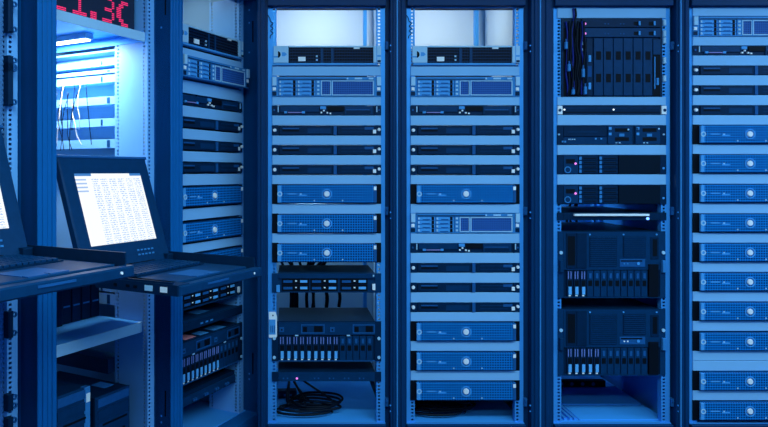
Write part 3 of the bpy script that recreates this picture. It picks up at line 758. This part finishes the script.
# light bar added under the upper shelf to make the interior glow
p = bay_pt(0, OPEN - .16, .44, 1.737 - .003)
t = thing('added_light_bar', 'white light bar added under the upper shelf of the shelf rack', 'added lamp', 'added rack lights', (p.x, p.y, p.z), RZ)
MB().box(-.02, .02, -.17, .17, -.020, 0).build('added_bar_housing', PALE, t); MB().box(-.014, .014, -.16, .16, -.026, -.020).build('added_glow_tube', ADDED_GLOW, t)
l = area('added_shelf_glow', tuple(p - Vector((0, 0, .03))), (0, 0, 0), .04, .30, 8.0, (1.0, 0.95, 0.90)); l.rotation_euler = (0, math.radians(-12), RZ)
# unseen light bars added in corner rack, neighbour and side-row rack for their glow
for lab, x, y, z, rz, pw in (('white light bar added in the head of the corner rack', wx(326.5), D + .42, RH - .06, 0, 3.0), ('white light bar added in the head of the rack beside corner rack', wx(464.8), D + .42, RH - .06, 0, 2.4),
                              ('white light bar added in the head of the side-row rack', CC.x + nv.x*.3, CC.y + nv.y*.3, RH - .06, RZ, 1.3)):
    t = thing('added_light_bar', lab, 'added lamp', 'added rack lights', (x, y, z - .01), rz)
    MB().box(-.15, .15, -.02, .02, -.002, .05).build('added_bar_housing', PALE, t); MB().box(-.14, .14, -.014, .014, -.006, -.002).build('added_glow_tube', ADDED_GLOW, t)
    l = area('added_rack_glow', (x, y, z - .022), (0, 0, 0), .16, .03, pw, (1.0, 0.95, 0.86))
    l.rotation_euler = (math.radians(35), 0, rz) if rz == 0 else (0, 0, rz)

# small unseen light bars added on the back panels to brighten the gaps
for lab, x, y, z, pw in (('small light bar added on the back panel of the corner rack', wx(318), D + .80, zy(204), 1.5), ('small light bar added on the back panel of the blade enclosure rack', wx(596), D + .80, zy(172), 1.3)):
    t = thing('added_light_bar', lab, 'added lamp', 'added rack lights', (x, y, z), 0)
    MB().box(-.10, .10, -.03, .0099, 0, .02).build('added_bar_housing', PALE, t); MB().box(-.09, .09, -.026, .004, -.004, 0).build('added_glow_tube', ADDED_GLOW, t)
    l = area('added_back_fill', (x, y - .04, z - .012), (-12, 0, 0), .18, .03, pw, (0.4, 0.75, 1.0))
# binders on the lower shelf
ZS = 0.622
for j in range(4):
    s = .305 + j * .049
    p = bay_pt(0, s, .325, ZS)
    t = thing('binder', f'black upright binder with pale spine tag, ' + ('next to', 'second from', 'third from', 'fourth from')[j] + ' the file box', 'binder', 'binders on the lower shelf', (p.x, p.y, p.z), RZ)
    MB().box(0, .003, 0, .26, 0, .222).box(.041, .044, 0, .26, 0, .222).build('cover', CASE, t)
    sp = MB().cbox(0, .044, -.004, 0, 0, .222, .002).build('spine', CASE, t)
    MB().box(.006, .038, -.005, -.004, .062, .068).build('spine_tag', SILVERB, sp)
    MB().box(.005, .039, .004, .25, .006, .212).build('pages', INSIDE_D, t)
p = bay_pt(0, .105, .305, ZS)
t = thing('file_box', 'wide black file box with white label beside the binders', 'box', None, (p.x, p.y, p.z), RZ)
MB().cbox(0, .19, 0, .25, 0, .225, .003).build('body', CASE, t)
MB().box(.125, .155, -.0012, 0, .10, .19).build('label', PAPER, t); MB().box(.02, .10, -.003, 0, .14, .20).build('finger_pull', BLACKG, t)

# tower computers on the rack floor
def tower(lab, s, tt, wd, hh, dp):
    p = bay_pt(0, s, tt, ZBL)
    t = thing('tower_computer', lab, 'computer', 'tower computers', (p.x, p.y, p.z), RZ)
    hh -= ZBL
    MB().box(0, wd, .012, dp, 0.006, hh).build('case', CASE, t)
    f = MB().cbox(-.001, wd + .001, 0, .012, 0, hh + .001, .004).build('front', CASE2, t)
    for k in range(3): MB().box(.008, wd - .008, -.003, 0, hh - .035 - k*.042, hh - .005 - k*.042).build('drive_cover', SLATE if k == 0 else CASE2, f)
    MB().box(.03, wd - .02, -.005, -.003, hh - .105, hh - .098).build('disc_slot', BLACKG, f)
    MB().box(.02, .034, -.007, 0, hh - .155, hh - .135).build('power_button', SILVERB, f)
    for k in range(5): MB().box(wd*.35 + k*.018, wd*.35 + .010 + k*.018, -.004, 0, hh - .175, hh - .14).build('vent', BLACKG, f)
    for x in (.01, wd - .03):
        for y in (.03, dp - .05): MB().box(x, x + .02, y, y + .02, 0, .006).build('foot', BLACKG, t)
    return t, hh
t2, h2 = tower('black tower computer with two paper sheets on top, on the rack floor', .262, .10, .172, .392, .38)
for x0, x1, y0, y1 in ((.02, .085, .12, .26), (.10, .15, .06, .13)):
    p = bay_pt(0, .262, .10, .392)
    o = MB().box(x0, x1, y0, y1, 0, .001).build('paper_sheet', SILVERB); o.location = p; o.rotation_euler = (0, 0, RZ)
    tag(o, 'pale paper sheet lying on top of the black tower computer', 'paper', 'sheets on the tower')
t1, h1 = tower('taller black tower computer with white sticker on its light edge strip', .060, .078, .150, .455, .40)
e = MB().cbox(.126, .152, -.004, .02, .003, h1 + .001, .003).build('edge_strip', SILVERB, t1)
MB().box(.131, .148, -.0055, -.004, h1 - .05, h1 - .02).build('sticker', WHITE, e)

# pull-out consoles
def console(k, z, lab):
    p = bay_pt(k, 0, 0, z)
    t = thing('console_drawer', lab, 'console', 'pulled-out consoles', (p.x, p.y, p.z), RZ)
    s0, s1, out = .040, .480, .46
    # tray runs from inside the rack (y>0) out into the aisle (y<0)
    MB().box(s0, s1, -out + .03, .064, 0, .006).build('tray', CASE2, t)
    MB().box(.064, s1 - .03, .064, .29, -.004, .010).build('slide_carrier', CASE, t)
    f = MB().cbox(s0, s1, -out, -out + .03, -.012, .018, .004).build('front_lip', CASE2, t)
    MB().box(s0 + .13, s0 + .24, -out - .002, -out + .0, .004, .010).build('lip_highlight', SLATE, f)
    MB().disc(s1 - .05, .004, .004, -out - .003, -out, 10).build('lip_screw', WHITE, f)
    for a, b in ((s0, s0 + .006), (s1 - .006, s1)):
        MB().box(a, b, -out + .03, .064, .006, .050 if a > .2 else .026).build('side_rail', CASE, t)
    d = MB().cbox(s0 + .02, s1 - .02, -out + .05, -.02, .006, .020, .003).build('deck', CASE2, t)
    kb = MB().box(s0 + .05, s1 - .05, -.25, -.07, .020, .024).build('keyboard', CASE, t)
    q = MB(); rnd = random.Random(3)
    for r in range(6):
        x = s0 + .056; y = -.246 + r * .029
        while x < s1 - .072:
            ww = .016 if not (r == 0 and .13 < x < .24) else .11
            q.cbox(x, x + ww, y, y + .022, .024, .031, .001); x += ww + .003
    ks = q.build('keys', CASE2, kb); ks['kind'] = 'stuff'
    MB().box(s0 + .15, s0 + .27, -.38, -.29, .020, .0215).build('touchpad', SLATE, t)
    for a in (s0 + .15, s0 + .213): MB().box(a, a + .057, -.405, -.384, .020, .023).build('touchpad_button', SLATE, t)
    if k == 0:
        m = MB().cbox(s0 - .004, s0 + .05, -out + .004, -.13, -.012, .020, .003).build('port_box', CASE, t)
        for y, wd, mm in ((-.36, .030, PALE), (-.415, .026, WHITE)):
            MB().box(s0 - .0055, s0 - .004, y, y + wd, -.004, .012).build('port', mm, m)
        for y in (-.27, -.22, -.30): MB().box(s0 - .0052, s0 - .004, y, y + .014, .0, .008).build('jack', BLACKG, m)
    # screen, hinged at the rear of the drawer and leaning back
    W = .42
    sc = MB().cbox(-W/2, W/2, 0, .026, 0, .395, .005).build('screen', CASE2, t)
    sc.location = ((s0 + s1) / 2, -.07, .022); sc.rotation_euler = (math.radians(-18.6), 0, 0)
    MB().cbox(-W/2 - .003, W/2 + .003, -.004, .03, .390, .400, .002).build('top_edge', SLATE, sc)
    MB().box(-.158, .158, -.001, .0, .085, .335).build('display', SCREEN, sc)
    for r in range(2):
        for c in range(5): MB().cbox(.045 + c*.018, .055 + c*.018, -.003, 0, .032 + r*.016, .038 + r*.016, .001).build('menu_button', SILVERB, sc)
    MB().box(-.12, .12, -.0015, 0, .004, .010).build('gap_line', BLACKG, sc)
    for x in (s0 + .012, s1 - .045):
        MB().cbox(x, x + .033, -.085, -.045, .006, .046, .004).build('hinge', CASE, t)
    return t
console(0, HC - .345, 'console with keyboard and lit spreadsheet screen, pulled out of the shelf rack')
console(-1, HC - .262, 'pulled-out console drawer with touchpad and keyboard, its screen beside the rail brackets')

# black modules clipped to the rail of the third side-row rack
for nth, (zz, hh) in zip(('topmost', 'second from top', 'third from top', 'fourth from top', 'fifth from top', 'lowest'), ((1.62, .10), (1.50, .05), (1.40, .13), (0.70, .08), (0.48, .05), (0.34, .12))):
    p = bay_pt(-1, .500, REC - .003, zz)
    t = thing('cable_bracket', f'small dark cable bracket on the perforated side-row rail, {nth} of six', 'bracket', 'rail brackets', (p.x, p.y, p.z), RZ)
    MB().cbox(-.014, .004, -.022, 0.0029, 0, hh, .004).build('body', CASE, t)
    for q in (0.012, hh - .012):
        MB().ring(.010, q, .009, .005, -.018, -.012, 12).build('ring', SLATE, t)

# ------------------------------------------------------------------ cables
def cable(pts, r, m, lab, group, seg=6):
    o = MB().tube(pts, r, seg).build('cable', m, None, True)
    return tag(o, lab, 'cable', group)
# coils on the rack floors
for i, (lab, n) in {1: ('black power cable coiled on the floor of the corner rack', 5), 2: ('black power cable heaped on the floor of rack beside corner rack', 5)}.items():
    rnd = random.Random(11 + i); xc = wx(RACK_X[i])
    for c in range(n):
        pts = []
        rx, ry = .11 + .03 * rnd.random(), .04 + .02 * rnd.random()
        cx = xc - .06 + (c - 2) * .018; cy = D + .09 + .018 * c
        for a in range(0, 13):
            th = a * math.pi / 5 + c
            pts.append((cx + rx * (1 + .12*rnd.uniform(-1, 1)) * math.cos(th), cy + ry * math.sin(th), ZB + .007 + .008 * c + .0035 * a * .4 + .012 * (0.5 + .5*math.sin(th))))
        pts.append((xc - .16, D + .40 + .03*c, ZB + .10)); pts.append((xc - .17 + .02*c, D + .52, ZB + .36))
        cable(pts, .0055, CABLE, lab, f'coiled cables {i}')
# adapter brick in the coil
t = thing('power_adapter', 'small dark power adapter lying among the coiled cables in corner rack', 'adapter', None, (wx(287), D + .33, ZB), .1)
MB().cbox(-.045, .045, -.025, .025, .0, .035, .005).build('body', CASE, t)
for x in (-.02, .005): MB().box(x, x + .015, -.0265, -.025, .012, .022).build('socket', SILVERB, t)
# hanging cables behind the gaps of the corner rack
rnd = random.Random(5)
for px in (281, 289, 298, 301, 309, 314, 317, 322, 326, 331, 335):
    x = wx(px); y = D + .66 + rnd.uniform(-.04, .02)
    dx = rnd.uniform(-.09, .09)
    cable([(x + dx, y, zy(225)), (x + dx*.3, y - .02, zy(250)), (x - dx*.5, y, zy(272)), (x + rnd.uniform(-.03, .03), y - .03, zy(292)), (x + dx, y, zy(318)), (x + dx, y, zy(338))], .007 if px < 305 else .009, CABLE,
          'thick black cable hanging at the back of the corner rack', 'hanging cables in the corner rack')
cable([(wx(334), D + .645, zy(240)), (wx(334.5), D + .64, zy(258)), (wx(333), D + .64, zy(273)), (wx(328), D + .645, zy(279))], .005, CABLEW, 'pale cable among black ones at the back of the corner rack', None)
# zigzag earth leads beside the rails at the top of two racks
for i in (1, 2):
    x0 = wx(RACK_X[i]) - 57.0*P
    pts = [(x0 - 1.5*P, D - .004, zy(15.5)), (x0 + .5*P, D - .006, zy(19))]
    for k in range(7): pts.append((x0 + (3.6 if k % 2 else 1.0)*P, D - .007, zy(21.5 + 2.4*k)))
    pts.append((x0 + .6*P, D - .004, zy(38.5)))
    o = cable(pts, .0016, CABLE, ['', 'thin coiled black lead on the rail of the corner rack', 'thin coiled black lead on the rail of rack beside corner rack'][i], 'coiled earth leads')
# cable bundle beside the blades
rnd = random.Random(21)
for k in range(9):
    px = 566 + k * 2.1; x = wx(px)
    pts = [(x + rnd.uniform(-.006, .006), D - .008 - .004*(k % 3), zy(y)) for y in (22, 34, 47, 60, 74, 86, 95)]
    if k in (3, 4): pts = [(x, D - .010, zy(9)), (x + .002, D - .012, zy(16))] + pts
    blue = k in (0, 3, 7)
    cable(pts, .0042, CABLEB if blue else CABLE, 'blue cable hanging in the bundle beside the blades' if blue else 'black cable hanging in the bundle beside the blades',
          'blue cables beside the blades' if blue else 'black cables beside the blades')
for k, (px, ya, yb) in enumerate(((564, 40, 50), (567, 62, 72), (581, 66, 78), (583, 84, 95), (571, 88, 95))):
    t = thing('cable_plug', 'small blue-grey plug in the cable bundle beside the blades', 'plug', 'plugs beside the blades', (wx(px), D - .022, zy(yb)), 0)
    MB().cbox(-.006, .006, -.006, .006, 0, (yb - ya)*P*.7, .002).build('body', SILVERB, t); MB().box(-.003, .003, -.003, .003, (yb - ya)*P*.7, (yb - ya)*P).build('strain_relief', SLATE, t)
# pale plugs and ties along the far rail of the blade rack
for k, ya in enumerate((20, 31, 38, 58, 76)):
    o = MB().cbox(-.007, .006, -.010, -.0004, 0, .028, .003).build('cable_tie', PALE)
    o.location = (wx(664), D, zy(ya + 6)); tag(o, 'pale cable tie on the mounting rail beside the blade enclosure', 'cable tie', 'cable ties on the blade rack rail')
# cables at the back of the open gap in the blade rack
rnd = random.Random(9)
for px in (602, 606, 612, 618, 622, 626, 634, 641, 648):
    x = wx(px) - .03; y = D + .64
    cable([(x, y, zy(185)), (x + rnd.uniform(-.03, .03), y - .02, zy(205)), (x + rnd.uniform(-.02, .02), y, zy(225)), (x, y, zy(250))], .006, CABLE, 'black cable hanging at the back of the blade enclosure rack', 'hanging cables in the blade rack')
cable([(wx(632), D + .70, zy(372)), (wx(638), D + .66, zy(384)), (wx(650), D + .62, zy(386)), (wx(661), D + .5, zy(382)), (wx(664), D + .45, zy(372))], .007, CABLE, 'black cable loop sagging under the lower drive chassis', None)
t = thing('power_strip', 'black power strip lying across the floor of the blade enclosure rack', 'power strip', None, (wx(612), D + .50, ZB), 0)
MB().cbox(-.19, .2, -.02, .02, 0, .03, .004).build('body', BLACKG, t)
for k in range(6): MB().disc(-.14 + k*.055, .016, .009, -.0215, -.02, 10).build('socket', SLATE, t)
# raised floor plates of the blade rack
for y0, y1, dz in ((.02, .20, .004), (.21, .44, .008)):
    MB().cbox(-.13, .24, y0, y1, ZB, ZB + dz, .001).build('floor_plate', INNER, R[3])
for x in (-.20, -.175, -.155): MB().box(x, x + .012, .02, .6, ZB, ZB + .010).build('floor_channel', STEEL, R[3])

# hanging label card on the corner rack rail
t = thing('label_card', 'pale blue label card hooked on the left rail by the drive enclosure', 'label', None, (wx(273), D - .008, zy(337)), 0)
MB().prism([(-4*P, 0), (3.2*P, 0), (4*P, 1.2*P), (4*P, 21*P), (2.6*P, 25.5*P), (-4*P, 25.5*P)], -.0018, 0).build('card', WHITE, t)
MB().box(-3.9*P, 2.6*P, -.0026, -.0018, 3*P, 18*P).build('print', MIDB, t)
for k in range(3): MB().box((-2.4 + k*1.7)*P, (-1.6 + k*1.7)*P, -.003, -.0026, 5*P, 12*P).build('print_line', SLATE, t)
MB().disc(0, 22*P, .8*P, -.0028, -.0018, 8).build('hole', CASE, t)

# loose cables along the side wall of the shelf rack
rnd = random.Random(4)
for k in range(14):
    s_ = .497 - .012 * (k % 3); tt = .40 + k * .016
    za = HC + (172 - rnd.choice((84, 92, 104))) * 2.75 / F_PX; zb_ = HC + (172 - rnd.choice((130, 145, 150))) * 2.75 / F_PX
    lean = rnd.uniform(-.05, .05); pts = []
    for q in range(5):
        f = q / 4
        pts.append(tuple(bay_pt(0, s_ - .01 * math.sin(f * math.pi), tt + lean * f + rnd.uniform(-.008, .008), za + (zb_ - za) * f)))
    dark = k % 3 != 1
    cable(pts, .0018, CABLE if dark else CABLEW, 'dark cable dangling between the bars of the shelf rack' if dark else 'white cable dangling between the bars of the shelf rack',
          'dark cables on the side bars' if dark else 'white cables on the side bars')
